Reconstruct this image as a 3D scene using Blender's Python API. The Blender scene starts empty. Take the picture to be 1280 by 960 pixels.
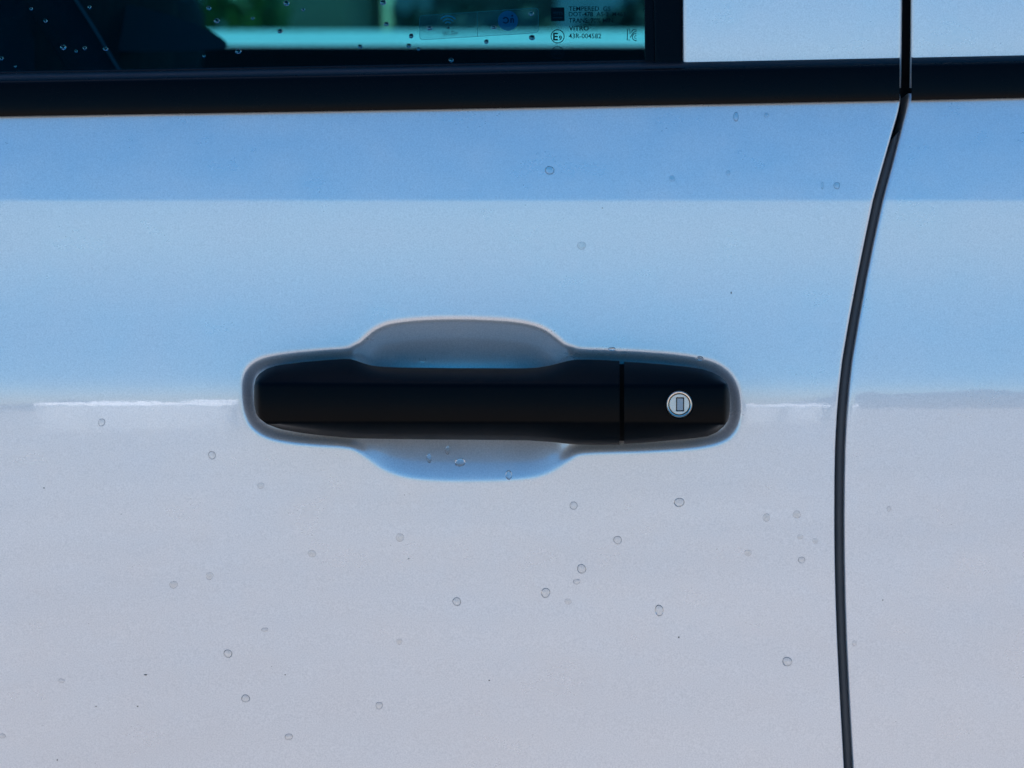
import bpy, bmesh, math, random
import numpy as np
from mathutils import Vector, Matrix

random.seed(7)
rad = math.radians
sc = bpy.context.scene
COL = sc.collection

# ------------------------------------------------------------ camera frame
# Working frame: the lens looks square at the door, 1 m from the handle.  The
# frame is pitched PITCH degrees down, so every vertex goes through L2W once.
S = 0.00037          # metres of door per photograph pixel at the handle
D = 1.0              # camera to handle
PITCH = rad(8.5)
C0 = Vector((0, 0, 0.98))
ROT = np.array(Matrix.Rotation(-PITCH, 3, 'X'))

def L2W(a):
    a = np.asarray(a, float)
    return a @ ROT.T + np.array(C0)

def W(x, y, Y=0.0):
    """photo position at depth Y behind the handle plane -> working frame"""
    k = S * (D + Y) / D
    return ((x - 640) * k, Y, (480 - y) * k)

cam_d = bpy.data.cameras.new('camera')
cam = bpy.data.objects.new('camera', cam_d)
COL.objects.link(cam)
cam.location = Vector(L2W([0, -D, 0]))
cam.rotation_euler = (rad(90) - PITCH, 0, 0)
cam_d.sensor_width = 36
cam_d.lens = 36 * D / (1280 * S)
cam_d.clip_start = 0.01
cam_d.clip_end = 20000
cam_d.dof.use_dof = True
cam_d.dof.focus_distance = 0.985
cam_d.dof.aperture_fstop = 11
sc.camera = cam

# ------------------------------------------------------------ sky and sun
SUN_EL, SUN_AZ = rad(58), rad(-14)       # behind the car: this side is in shade
world = bpy.data.worlds.new('World')
sc.world = world
world.use_nodes = True
nt = world.node_tree
nt.nodes.clear()
sky = nt.nodes.new('ShaderNodeTexSky')
sky.sky_type = 'NISHITA'
sky.sun_disc = False
sky.sun_elevation = SUN_EL
sky.sun_rotation = SUN_AZ
sky.altitude = 300
sky.air_density = 1.0
sky.dust_density = 1.6
sky.ozone_density = 2.0
bg = nt.nodes.new('ShaderNodeBackground')
bg.inputs['Strength'].default_value = 0.15
wo = nt.nodes.new('ShaderNodeOutputWorld')
hs = nt.nodes.new('ShaderNodeHueSaturation')     # the clear blue of the photograph
hs.inputs['Hue'].default_value = 0.488
hs.inputs['Saturation'].default_value = 1.75
nt.links.new(sky.outputs[0], hs.inputs['Color'])
cool = nt.nodes.new('ShaderNodeMix')              # cool white balance of the shot
cool.data_type = 'RGBA'; cool.blend_type = 'MULTIPLY'
cool.inputs[0].default_value = 1
cool.inputs[7].default_value = (1.03, 0.975, 1.09, 1)
nt.links.new(hs.outputs[0], cool.inputs[6])
nt.links.new(cool.outputs[2], bg.inputs[0])
nt.links.new(bg.outputs[0], wo.inputs[0])

sd = bpy.data.lights.new('sun', 'SUN')
sd.energy = 4.4
sd.angle = rad(0.5)
sd.color = (1.0, 0.93, 0.84)
sun = bpy.data.objects.new('sun', sd)
COL.objects.link(sun)
sdir = Vector((math.sin(SUN_AZ) * math.cos(SUN_EL), math.cos(SUN_AZ) * math.cos(SUN_EL), math.sin(SUN_EL)))
sun.rotation_euler = (-sdir).to_track_quat('-Z', 'Y').to_euler()
sun.location = (0, 0, 10)

sc.view_settings.view_transform = 'Standard'
sc.view_settings.look = 'None'
sc.view_settings.exposure = 0.46
sc.view_settings.gamma = 1.0
sc.render.engine = 'CYCLES'
sc.cycles.max_bounces = 12
sc.cycles.transparent_max_bounces = 16

# ------------------------------------------------------------ materials
def mat(name, base, rough=0.5, metal=0.0, **kw):
    m = bpy.data.materials.new(name)
    m.use_nodes = True
    b = m.node_tree.nodes['Principled BSDF']
    b.inputs['Base Color'].default_value = (*base, 1)
    b.inputs['Roughness'].default_value = rough
    b.inputs['Metallic'].default_value = metal
    for k, v in kw.items():
        b.inputs[k.replace('_', ' ')].default_value = v
    return m

def N(m, t, **props):
    n = m.node_tree.nodes.new(t)
    for k, v in props.items():
        setattr(n, k, v)
    return n

def noise(m, scale, detail=3, rough=0.5, stretch=None):
    tc = N(m, 'ShaderNodeTexCoord')
    n = N(m, 'ShaderNodeTexNoise')
    n.inputs['Scale'].default_value = scale
    n.inputs['Detail'].default_value = detail
    n.inputs['Roughness'].default_value = rough
    src = tc.outputs['Object']
    if stretch:
        mp = N(m, 'ShaderNodeMapping')
        mp.inputs['Scale'].default_value = stretch
        m.node_tree.links.new(src, mp.inputs[0])
        src = mp.outputs[0]
    m.node_tree.links.new(src, n.inputs['Vector'])
    return n

def ramp(m, src, stops):
    r = N(m, 'ShaderNodeValToRGB')
    e = r.color_ramp.elements
    while len(e) < len(stops):
        e.new(0.5)
    for i, (p, c) in enumerate(stops):
        e[i].position = p
        e[i].color = (*c, 1)
    m.node_tree.links.new(src, r.inputs[0])
    return r

def bump(m, src, strength, dist=0.001, to='Normal'):
    b = N(m, 'ShaderNodeBump')
    b.inputs['Strength'].default_value = strength
    b.inputs['Distance'].default_value = dist
    m.node_tree.links.new(src, b.inputs['Height'])
    m.node_tree.links.new(b.outputs[0], m.node_tree.nodes['Principled BSDF'].inputs[to])
    return b

# white car paint: pearl base with fine flake under a hard clear coat, slight dust film
def make_paint():
    m = mat('white_paint', (0.72, 0.72, 0.72), 0.30, 0.5)
    b = m.node_tree.nodes['Principled BSDF']
    L = m.node_tree.links.new
    b.inputs['Coat Weight'].default_value = 1.0
    b.inputs['Coat Roughness'].default_value = 0.015
    b.inputs['Coat IOR'].default_value = 1.95
    flake = noise(m, 1500, 2, 0.7)
    film = noise(m, 26, 5, 0.65, (1, 1, 1.6))
    r1 = ramp(m, flake.outputs[0], [(0.25, (0.60, 0.61, 0.62)), (0.75, (0.82, 0.82, 0.82))])
    r2 = ramp(m, film.outputs[0], [(0.3, (0.955, 0.96, 0.965)), (0.72, (1, 1, 1))])
    mx = N(m, 'ShaderNodeMix', data_type='RGBA', blend_type='MULTIPLY')
    mx.inputs[0].default_value = 1
    L(r1.outputs[0], mx.inputs[6])
    L(r2.outputs[0], mx.inputs[7])
    L(mx.outputs[2], b.inputs['Base Color'])
    r3 = ramp(m, film.outputs[0], [(0.35, (0.27,) * 3), (0.7, (0.36,) * 3)])
    L(r3.outputs[0], b.inputs['Roughness'])
    peel = noise(m, 300, 2, 0.5)
    bump(m, peel.outputs[0], 0.05, 0.0002, 'Coat Normal')
    return m
M_PAINT = make_paint()

def plastic(name, base, rough, scale=2200, strength=0.25, **kw):
    m = mat(name, base, rough, **kw)
    n = noise(m, scale, 2, 0.6)
    bump(m, n.outputs[0], strength, 0.0002)
    n2 = noise(m, 60, 4, 0.6)
    r = ramp(m, n2.outputs[0], [(0.35, (rough * 0.92,) * 3), (0.7, (min(1, rough * 1.12),) * 3)])
    m.node_tree.links.new(r.outputs[0], m.node_tree.nodes['Principled BSDF'].inputs['Roughness'])
    return m
M_HANDLE = plastic('black_grained_plastic', (0.0012, 0.0013, 0.0017), 0.36, Specular_IOR_Level=0.09)
M_TRIM = plastic('black_trim', (0.002, 0.0022, 0.003), 0.28, 900, 0.08, Specular_IOR_Level=0.10)
M_RUBBER = plastic('black_rubber', (0.007, 0.008, 0.010), 0.42, 700, 0.2, Specular_IOR_Level=0.35)
M_SEAL = plastic('grey_seal_rubber', (0.05, 0.052, 0.056), 0.5, 500, 0.2)
M_BLACK = mat('black_cavity', (0.003, 0.003, 0.003), 0.8)
M_CABIN = plastic('dark_cabin_lining', (0.018, 0.02, 0.024), 0.8, 300, 0.3)
M_SEAT = plastic('dark_seat_cloth', (0.05, 0.052, 0.056), 0.85, 500, 0.5)
M_SLAB = plastic('grey_slab_cloth', (0.16, 0.165, 0.17), 0.8, 500, 0.5)
M_BELT = plastic('grey_webbing', (0.20, 0.2, 0.2), 0.6, 900, 0.4)
M_LOCK = mat('nickel_plate', (0.86, 0.78, 0.68), 0.30, 1.0)
bump(M_LOCK, noise(M_LOCK, 1400, 3, 0.7, (1, 1, 1)).outputs[0], 0.12, 0.0002)
M_LOCKF = mat('zinc_lock_face', (0.80, 0.69, 0.57), 0.40, 0.7)
bump(M_LOCKF, noise(M_LOCKF, 1800, 3, 0.7).outputs[0], 0.3, 0.0002)
M_SHUT = mat('dull_steel', (0.36, 0.38, 0.39), 0.45, 0.6)
bump(M_SHUT, noise(M_SHUT, 1500, 3, 0.7).outputs[0], 0.3, 0.0002)
M_PRINT = mat('black_ceramic_print', (0.002, 0.003, 0.004), 0.6)
M_PRINTF = mat('faint_print', (0.008, 0.02, 0.03), 0.6)
M_PRINTG = mat('emblem_lines', (0.03, 0.06, 0.08), 0.6)
M_DIRT = mat('dirt', (0.13, 0.12, 0.10), 0.8)

def glass_mat(name, tint, refl=1.5, gr=0.0):
    m = bpy.data.materials.new(name)
    m.use_nodes = True
    t = m.node_tree
    t.nodes.clear()
    o = N(m, 'ShaderNodeOutputMaterial')
    mx = N(m, 'ShaderNodeMixShader')
    tr = N(m, 'ShaderNodeBsdfTransparent')
    tr.inputs[0].default_value = (*tint, 1)
    gl = N(m, 'ShaderNodeBsdfGlossy')
    gl.inputs['Roughness'].default_value = gr
    fr = N(m, 'ShaderNodeFresnel')
    fr.inputs[0].default_value = refl
    t.links.new(fr.outputs[0], mx.inputs[0])
    t.links.new(tr.outputs[0], mx.inputs[1])
    t.links.new(gl.outputs[0], mx.inputs[2])
    t.links.new(mx.outputs[0], o.inputs[0])
    return m
M_GLASS = glass_mat('green_tinted_glass', (0.14, 0.42, 0.50), 1.16)
M_GLASS2 = glass_mat('green_tinted_far_glass', (0.60, 0.90, 0.88), 1.3)

def film_mat(name, colr, alpha):
    m = bpy.data.materials.new(name)
    m.use_nodes = True
    t = m.node_tree
    t.nodes.clear()
    o = N(m, 'ShaderNodeOutputMaterial')
    mx = N(m, 'ShaderNodeMixShader')
    mx.inputs[0].default_value = alpha
    tr = N(m, 'ShaderNodeBsdfTransparent')
    df = N(m, 'ShaderNodeBsdfDiffuse')
    df.inputs[0].default_value = (*colr, 1)
    t.links.new(tr.outputs[0], mx.inputs[1])
    t.links.new(df.outputs[0], mx.inputs[2])
    t.links.new(mx.outputs[0], o.inputs[0])
    return m
M_FILM = film_mat('clear_sticker_film', (0.16, 0.38, 0.46), 0.22)
M_FILME = film_mat('sticker_edge', (0.30, 0.5, 0.5), 0.55)
M_ICON = film_mat('sticker_pale_print', (0.30, 0.62, 0.80), 0.85)
M_ICONB = film_mat('sticker_blue_print', (0.04, 0.32, 0.60), 0.75)
M_ICOND = film_mat('sticker_dark_print', (0.004, 0.06, 0.12), 0.75)

def film_water():
    # thin beads on the paint: clear, with a wet sheen
    m = bpy.data.materials.new('thin_water')
    m.use_nodes = True
    t = m.node_tree
    t.nodes.clear()
    o = N(m, 'ShaderNodeOutputMaterial')
    gl = N(m, 'ShaderNodeBsdfGlossy'); gl.inputs['Roughness'].default_value = 0.02
    tr = N(m, 'ShaderNodeBsdfTransparent'); tr.inputs[0].default_value = (1, 1, 1, 1)
    rf = N(m, 'ShaderNodeBsdfRefraction'); rf.inputs['IOR'].default_value = 1.2
    fr = N(m, 'ShaderNodeFresnel'); fr.inputs[0].default_value = 1.40
    m0 = N(m, 'ShaderNodeMixShader'); m0.inputs[0].default_value = 0.12
    t.links.new(tr.outputs[0], m0.inputs[1]); t.links.new(rf.outputs[0], m0.inputs[2])
    mx = N(m, 'ShaderNodeMixShader')
    t.links.new(fr.outputs[0], mx.inputs[0])
    t.links.new(m0.outputs[0], mx.inputs[1]); t.links.new(gl.outputs[0], mx.inputs[2])
    t.links.new(mx.outputs[0], o.inputs[0])
    return m
M_WATERF = film_water()
M_WATER = mat('water', (1, 1, 1), 0.0, 0.0, Transmission_Weight=1.0, IOR=1.33)

# ------------------------------------------------------------ object helpers
def link(name, me, material, parent=None):
    o = bpy.data.objects.new(name, me)
    COL.objects.link(o)
    if material is not None:
        me.materials.append(material)
    if parent is not None:
        o.parent = parent
        # meshes carry world coordinates, so cancel the parent's place
        wl_ = parent.location if parent.type == 'EMPTY' else Vector((0, 0, 0))
        o.matrix_parent_inverse = Matrix.Translation(-Vector(wl_))
    return o

def mesh(name, V, F, material, parent=None, smooth=True, local=True, sharp=None):
    V = L2W(V) if local else np.asarray(V, float)
    me = bpy.data.meshes.new(name)
    me.from_pydata([tuple(v) for v in V], [], [tuple(f) for f in F])
    me.validate()
    bm = bmesh.new(); bm.from_mesh(me)
    bmesh.ops.recalc_face_normals(bm, faces=bm.faces)
    bm.to_mesh(me); bm.free()
    if smooth:
        me.polygons.foreach_set('use_smooth', [True] * len(me.polygons))
        if sharp is not None:
            me.set_sharp_from_angle(angle=rad(sharp))
    return link(name, me, material, parent)

def gridmesh(name, V, nr, nc, material, parent=None, flip=False, **kw):
    V = np.asarray(V, float).reshape(-1, 3)
    F = []
    for i in range(nr - 1):
        for j in range(nc - 1):
            a = i * nc + j
            f = (a, a + 1, a + nc + 1, a + nc)
            F.append(f[::-1] if flip else f)
    me = bpy.data.meshes.new(name)
    V = L2W(V)
    me.vertices.add(len(V)); me.vertices.foreach_set('co', V.ravel())
    F = np.array(F, np.int32)
    me.loops.add(F.size); me.loops.foreach_set('vertex_index', F.ravel())
    me.polygons.add(len(F))
    me.polygons.foreach_set('loop_start', np.arange(0, F.size, 4, dtype=np.int32))
    me.polygons.foreach_set('loop_total', np.full(len(F), 4, np.int32))
    me.update(calc_edges=True); me.validate()
    me.polygons.foreach_set('use_smooth', [True] * len(me.polygons))
    return link(name, me, material, parent)

def box_w(name, lo, hi, material, parent=None, bev=0.0, taper=None):
    """world-axis box with bevelled edges"""
    bm = bmesh.new()
    bmesh.ops.create_cube(bm, size=1)
    for v in bm.verts:
        v.co = Vector([lo[i] + (v.co[i] + .5) * (hi[i] - lo[i]) for i in range(3)])
    if bev:
        bmesh.ops.bevel(bm, geom=bm.edges[:], offset=bev, segments=3, affect='EDGES', profile=0.5)
    me = bpy.data.meshes.new(name); bm.to_mesh(me); bm.free()
    me.polygons.foreach_set('use_smooth', [True] * len(me.polygons))
    me.set_sharp_from_angle(angle=rad(40))
    return link(name, me, material, parent)

def thing(name, loc, label, cat, group=None):
    o = bpy.data.objects.new(name, None)
    o.empty_display_size = 0.05
    o.location = loc
    COL.objects.link(o)
    o['label'] = label; o['category'] = cat
    if group: o['group'] = group
    return o

def tag(o, label=None, cat=None, group=None, kind=None):
    for k, v in (('label', label), ('category', cat), ('group', group), ('kind', kind)):
        if v: o[k] = v
    return o

def catmull(pts, n=8, closed=True):
    P = np.array(pts, float)
    out = []
    m = len(P)
    rng = range(m if closed else m - 1)
    for i in rng:
        p0 = P[(i - 1) % m] if closed or i > 0 else P[i]
        p1, p2 = P[i], P[(i + 1) % m]
        p3 = P[(i + 2) % m] if closed or i + 2 < m else P[i + 1]
        for k in range(n):
            t = k / n
            out.append(0.5 * ((2 * p1) + (-p0 + p2) * t + (2 * p0 - 5 * p1 + 4 * p2 - p3) * t * t
                              + (-p0 + 3 * p1 - 3 * p2 + p3) * t ** 3))
    if not closed: out.append(P[-1])
    return np.array(out)

# ------------------------------------------------------------ body surface
CREASE = 250.0
def tilt_deg(y):
    """upward tilt of the door skin (true, from vertical) by photo height"""
    y = np.asarray(y, float)
    t = 4.45 + (510 - y) * S / 3.0 * 57.3
    # soft character line at the handle: the skin rolls out above it, then flattens to the shoulder crease
    u = np.clip((519 - y) / 55, 0, 1)
    v = np.clip((450 - y) / 190, 0, 1)
    vs = v * v * (3 - 2 * v)
    t = t + 2.9 * u * u * (3 - 2 * u) * (1 - vs) - 1.35 * vs
    up = 8.8 + (CREASE - y) * 0.02
    k = 1 / (1 + np.exp((y - CREASE) / 0.9))
    t = t * (1 - k) + up * k
    return t
_ys = np.arange(-700, 2600, 1.0)
_sl = np.tan(np.radians(tilt_deg(_ys)) - PITCH)
_Y = np.concatenate([[0], np.cumsum((_sl[1:] + _sl[:-1]) / 2)]) * -S
_Y -= np.interp(480, _ys, _Y)

def base_Y(x, y):
    x = np.asarray(x, float)
    y = np.asarray(y, float)
    tw = -0.23 / 1280 / 57.3 * (x - 640) * (480 - y) * S      # slow twist
    bow = ((x - 560) * S) ** 2 / 2 / 14.0                      # slow fore-aft bow
    return np.interp(y, _ys, _Y) + tw + bow

# pressed recess behind the handle
OUT = [(302,492),(303,474),(309,460),(322,450),(340,445),(370,441),(405,438),(432,436),(447,431),(456,423),
       (468,413),(485,405.5),(510,401.5),(540,399.5),(575,399),(610,400),(640,402),(663,406),(682,413),(697,424),
       (709,433.5),(728,437),(765,438.5),(800,440),(840,443),(872,447.5),(895,454),(912,466),(922,482),
       (926,500),(926,520),(921,536),(909,549),(888,556.5),(855,561),(800,564),(745,565.5),(722,568),
       (707,577),(691,588),(670,595.5),(640,599),(600,600.5),(560,600.5),(525,598.5),(498,593.5),(476,584.5),
       (459,572),(445,562),(428,558),(395,556),(360,552.5),(333,546),(314,533),(305,515)]
POCK = [(432,500),(432,470),(438,440),(452,415),(474,398),(505,390),(540,388),(575,388),(610,388),(645,390),
        (676,398),(704,415),(720,440),(724,470),(724,500),(722,540),(716,574),(696,596),(660,608),(620,611),
        (575,612),(530,611),(498,606),(468,592),(446,566),(434,530)]
OUT_S, POCK_S = catmull(OUT, 5), catmull(POCK, 5)

def inside_dist(poly, X, Y):
    d = np.full(X.shape, 1e9)
    ins = np.zeros(X.shape, bool)
    m = len(poly)
    for i in range(m):
        x1, y1 = poly[i]; x2, y2 = poly[(i + 1) % m]
        dx, dy = x2 - x1, y2 - y1
        t = np.clip(((X - x1) * dx + (Y - y1) * dy) / (dx * dx + dy * dy + 1e-9), 0, 1)
        d = np.minimum(d, np.hypot(X - x1 - t * dx, Y - y1 - t * dy))
        c = (y1 > Y) != (y2 > Y)
        ins ^= c & (X < dx * (Y - y1) / (dy if abs(dy) > 1e-9 else 1e-9) + x1)
    return np.where(ins, d, 0.0)

GX = np.arange(280, 950.1, 1.5); GY = np.arange(380, 621, 1.5)
_gx, _gy = np.meshgrid(GX, GY)
def blur(a):
    p = np.pad(a, 1, mode='edge')
    a = (p[:-2, 1:-1] + 2 * p[1:-1, 1:-1] + p[2:, 1:-1]) / 4
    p = np.pad(a, 1, mode='edge')
    return (p[1:-1, :-2] + 2 * p[1:-1, 1:-1] + p[1:-1, 2:]) / 4
d1 = inside_dist(OUT_S, _gx, _gy)
d2 = inside_dist(POCK_S, _gx, _gy)
t1 = np.clip(d1 / 12.5, 0, 1)
d2 = inside_dist(POCK_S, _gx, _gy)
chan = 0.0040 * (t1 * t1 * (3 - 2 * t1))
pin = ((_gx > 452) & (_gx < 704) & (_gy > 545)) * 1.0
for _ in range(60): pin = blur(pin)
pin2 = ((_gx > 455) & (_gx < 700) & (_gy < 450) & (d2 > 12)) * 1.0
for _ in range(20): pin2 = blur(pin2)
chan = chan * (1 - pin) * (1 - .75 * pin2)
d2 = np.minimum(d2, d1)
pu = 0.0125 * (1 - (1 - np.clip(d2 / 62, 0, 1)) ** 2.1)      # steep brow above
pl = 0.0074 * (1 - (1 - np.clip(d2 / 66, 0, 1)) ** 1.25)     # easier slope below
wl0 = 1 / (1 + np.exp(-(_gy - 500) / 12))
pock = pu * (1 - wl0) + pl * wl0
kk = 0.0010
REC = kk * np.log(np.exp(chan / kk) + np.exp(pock / kk)) - kk * math.log(2)
for _ in range(6):
    REC = blur(REC)

def rec_depth(x, y):
    x = np.asarray(x, float); y = np.asarray(y, float)
    u = np.clip((x - GX[0]) / 1.5, 0, len(GX) - 1.001); v = np.clip((y - GY[0]) / 1.5, 0, len(GY) - 1.001)
    i, j = v.astype(int), u.astype(int)
    fu, fv = u - j, v - i
    r = (REC[i, j] * (1 - fu) * (1 - fv) + REC[i, j + 1] * fu * (1 - fv)
         + REC[i + 1, j] * (1 - fu) * fv + REC[i + 1, j + 1] * fu * fv)
    ok = (x > GX[0]) & (x < GX[-1]) & (y > GY[0]) & (y < GY[-1])
    return np.where(ok, r, 0.0)

def skin_Y(x, y):
    return base_Y(x, y) + rec_depth(x, y)

# belt line and shut line by photo position
def belt_bot(x): return 147.0 - 0.0150 * x - 0.0000024 * x * x      # lower edge of black belt moulding
def belt_top(x): return 92.5 - 0.0165 * x - 0.0000018 * x * x
GAPY = [-700, 0, 60, 120, 135, 150, 165, 200, 250, 300, 350, 400, 450, 485, 520, 560, 600, 650, 700, 750, 800, 880, 960, 1100, 1400, 2600]
GAPL = [1128, 1128, 1127.5, 1126.5, 1124.5, 1120.5, 1116, 1106, 1092, 1081.5, 1071.5, 1062, 1053.5, 1049.5, 1046.5, 1044.5, 1043.8, 1043.6, 1044, 1045.2, 1047, 1051, 1055.5, 1065, 1090, 1200]
GAPR = [1138.5, 1138, 1137.5, 1136, 1134, 1130, 1126.5, 1117.5, 1104, 1093, 1083, 1074, 1065.5, 1061.5, 1058.5, 1056.6, 1055.8, 1055.4, 1055.8, 1056.8, 1058.4, 1062.3, 1066.8, 1077, 1102, 1212]
_gc_y = np.arange(-700, 2601, 5.0)
def _sm(v):
    a = np.interp(_gc_y, GAPY, v)
    for _ in range(2):
        a[1:-1] = (a[:-2] + 2 * a[1:-1] + a[2:]) / 4
    return a
_GL, _GR = _sm(GAPL), _sm(GAPR)
def gapL(y): return np.interp(y, _gc_y, _GL)
def gapR(y): return np.interp(y, _gc_y, _GR)

def spaced(segs):
    out = []
    for a, b, st in segs:
        n = max(1, int(round((b - a) / st)))
        out += list(np.linspace(a, b, n, endpoint=False))
    out.append(segs[-1][1])
    return np.array(out)

# ============================================================ setting
def concrete():
    m = mat('concrete', (0.42, 0.38, 0.33), 0.9)
    big = noise(m, 0.35, 6, 0.6)
    r = ramp(m, big.outputs[0], [(0.3, (0.38, 0.325, 0.27)), (0.5, (0.48, 0.415, 0.345)), (0.72, (0.54, 0.475, 0.40))])
    m.node_tree.links.new(r.outputs[0], m.node_tree.nodes['Principled BSDF'].inputs['Base Color'])
    bump(m, noise(m, 60, 4, 0.7).outputs[0], 0.3, 0.003)
    return m
M_CONC = concrete()
g = mesh('ground', [(-6000, -6000, 0), (6000, -6000, 0), (6000, 6000, 0), (-6000, 6000, 0)], [(0, 1, 2, 3)],
         M_CONC, None, False, False)
tag(g, kind='structure')

# far hills mirrored low in the door
M_HILL = mat('hill_scrub', (0.20, 0.21, 0.24), 0.9)
r = ramp(M_HILL, noise(M_HILL, 0.02, 5, 0.6).outputs[0], [(0.35, (0.07, 0.08, 0.10)), (0.7, (0.17, 0.16, 0.16))])
M_HILL.node_tree.links.new(r.outputs[0], M_HILL.node_tree.nodes['Principled BSDF'].inputs['Base Color'])
def hills():
    rng = random.Random(3)
    V, F = [], []
    xs = np.linspace(-900, 900, 240)
    L = 1500.0
    for x in xs:
        px = 640 + x / (S * L)          # where it mirrors
        h = 22 + 6 * math.sin(x * 0.011) + 4.0 * math.sin(x * 0.047 + 1) + 2.0 * math.sin(x * .17)
        h += 78 * (1 / (1 + math.exp(-(px - 1160) / 16.0))) * (1 + .12 * math.sin(x * .045 + 2) + .08 * math.sin(x * .13) + .05 * math.sin(x * .41) + .03 * rng.uniform(-1, 1))
        h += 26 * math.exp(-((px + 5) / 45) ** 2)
        V += [(x, -L + 0, 0), (x, -L - 60, h), (x, -L - 260, h * .8), (x, -L - 420, 0)]
    for i in range(len(xs) - 1):
        for k in range(3):
            a = i * 4 + k
            F.append((a, a + 4, a + 5, a + 1))
    return tag(mesh('hills', V, F, M_HILL, None, True, False), kind='structure')
hills()

# ============================================================ the car
car = thing('car', (0, 0.9, 0), 'white car seen square on at the driver door, black handle with silver key lock', 'car')

def door_skin(name, side):
    ysp = spaced([(116, 244, 4), (244, 256, 0.8), (256, 388, 5), (388, 612, 1.6), (612, 980, 6), (980, 2300, 40)])
    if side == 'L':
        a = spaced([(-1600, -20, 60), (-20, 292, 6), (292, 938, 1.6), (938, 960, 4)])
        w = np.linspace(0, 1, 18)[1:]
    else:
        a = None
    r = 0.0013 / S
    rows = []
    phi = np.radians(np.linspace(0, 90, 8))
    for y in ysp:
        if side == 'L':
            e = float(gapL(y)) - 0.0
            xs = list(a) + list(960 + w * (e - r - 960))
            xr = [e - r + r * math.sin(p) for p in phi[1:]] + [e, e]
            ed = [r * S * (1 - math.cos(p)) for p in phi[1:]] + [r * S + .006, r * S + .02]
        else:
            e = float(gapR(y))
            xs = list(e + r + np.linspace(0, 1, 40) * (1320 - e - r)) + list(np.linspace(1380, 2900, 26))
            xr = [e, e] + [e + r - r * math.sin(p) for p in phi[::-1][:-1]]
            ed = [r * S + .02, r * S + .006] + [r * S * (1 - math.cos(p)) for p in phi[::-1][:-1]]
        allx = np.array(xs + xr) if side == 'L' else np.array(xr + xs)
        extra = np.array([0.0] * len(xs) + ed) if side == 'L' else np.array(ed + [0.0] * len(xs))
        bb = belt_bot(np.clip(allx, -200, 1500))
        # skin tucks inward under the belt moulding
        yy = np.full(allx.shape, y)
        tuck = np.clip((bb - 4 - yy) / 5, 0, 3)
        Y0 = base_Y(allx, yy)
        Y = Y0 + rec_depth(allx, yy) + extra + 0.0011 * tuck ** 2
        k = S * (D + Y0) / D
        rows.append(np.stack([(allx - 640) * k, Y, (480 - yy) * k], 1))
    V = np.array(rows)
    return gridmesh(name, V, V.shape[0], V.shape[1], M_PAINT, car)

fd = door_skin('front_door', 'L')
rd = door_skin('rear_door', 'R')

# ---- belt mouldings (black), swept along x
def sweep(name, xs, prof, material, parent, cap=True, sharp=35):
    """prof(x)-> list of (y_px, Y)"""
    V, F = [], []
    n = None
    for x in xs:
        p = prof(x)
        n = len(p)
        for (y, Y) in p:
            V.append(W(x, y, Y))
    for i in range(len(xs) - 1):
        for j in range(n):
            a = i * n + j; b = i * n + (j + 1) % n
            F.append((a, b, b + n, a + n))
    if cap:
        F.append(tuple(range(n)))
        F.append(tuple(range((len(xs) - 1) * n, len(xs) * n))[::-1])
    return mesh(name, V, F, material, parent, True, True, sharp)

def Yb(x, y): return float(base_Y(x, y))
def arc(p0, p1, bulge, n):
    """points from p0 to p1 bulging toward the viewer (-Y)"""
    out = []
    for i in range(n + 1):
        t = i / n
        out.append((p0[0] + (p1[0] - p0[0]) * t, p0[1] + (p1[1] - p0[1]) * t - bulge * 4 * t * (1 - t)))
    return out
def moulding(x):
    t, b = belt_top(x), belt_bot(x)
    Y0 = Yb(x, b)
    top = t + 9.5
    pts = [(top - 3, Y0 + .006), (top - 1.8, Y0 - .0012), (top + .2, Y0 - .0028), (top + 2.5, Y0 - .0034)]
    pts += arc((top + 5, Y0 - .0037), (b - 6, Y0 - .0041), .0004, 6)
    pts += [(b - 3.5, Y0 - .0039), (b - 1.6, Y0 - .0034), (b - .7, Y0 - .0022), (b - .3, Y0 + .0015), (b - 1, Y0 + .008), (top + 8, Y0 + .012)]
    return pts
def moulding_rear(x):
    return moulding(x)
def lip(x):
    """upper soft lip of the moulding, wiping on the glass"""
    t, b = belt_top(x), belt_bot(x)
    Y0 = Yb(x, b)
    return [(t - 1, Y0 + .010), (t - .5, Y0 + .0035), (t + 1.5, Y0 + .0012), (t + 4, Y0 - .0002), (t + 7, Y0 - .0012),
            (t + 9, Y0 - .0014), (t + 10, Y0 + .0005), (t + 10, Y0 + .010)]
XL_ = spaced([(-1600, -20, 80), (-20, 1118, 12), (1118, 1124.6, 2.2)])
XR_ = spaced([(1139.3, 1145, 2), (1145, 1300, 12), (1300, 2900, 100)])
bm1 = sweep('belt_moulding', XL_, moulding, M_TRIM, car)
bm2 = sweep('belt_moulding', XR_, moulding_rear, M_TRIM, car)
tag(bm1, 'long black belt moulding under the window of the front door')
tag(bm2, 'black belt moulding on the rear door right of the gap')
sweep('belt_lip', XL_, lip, M_RUBBER, bm1)
sweep('belt_lip', XR_, lip, M_RUBBER, bm2)

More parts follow.
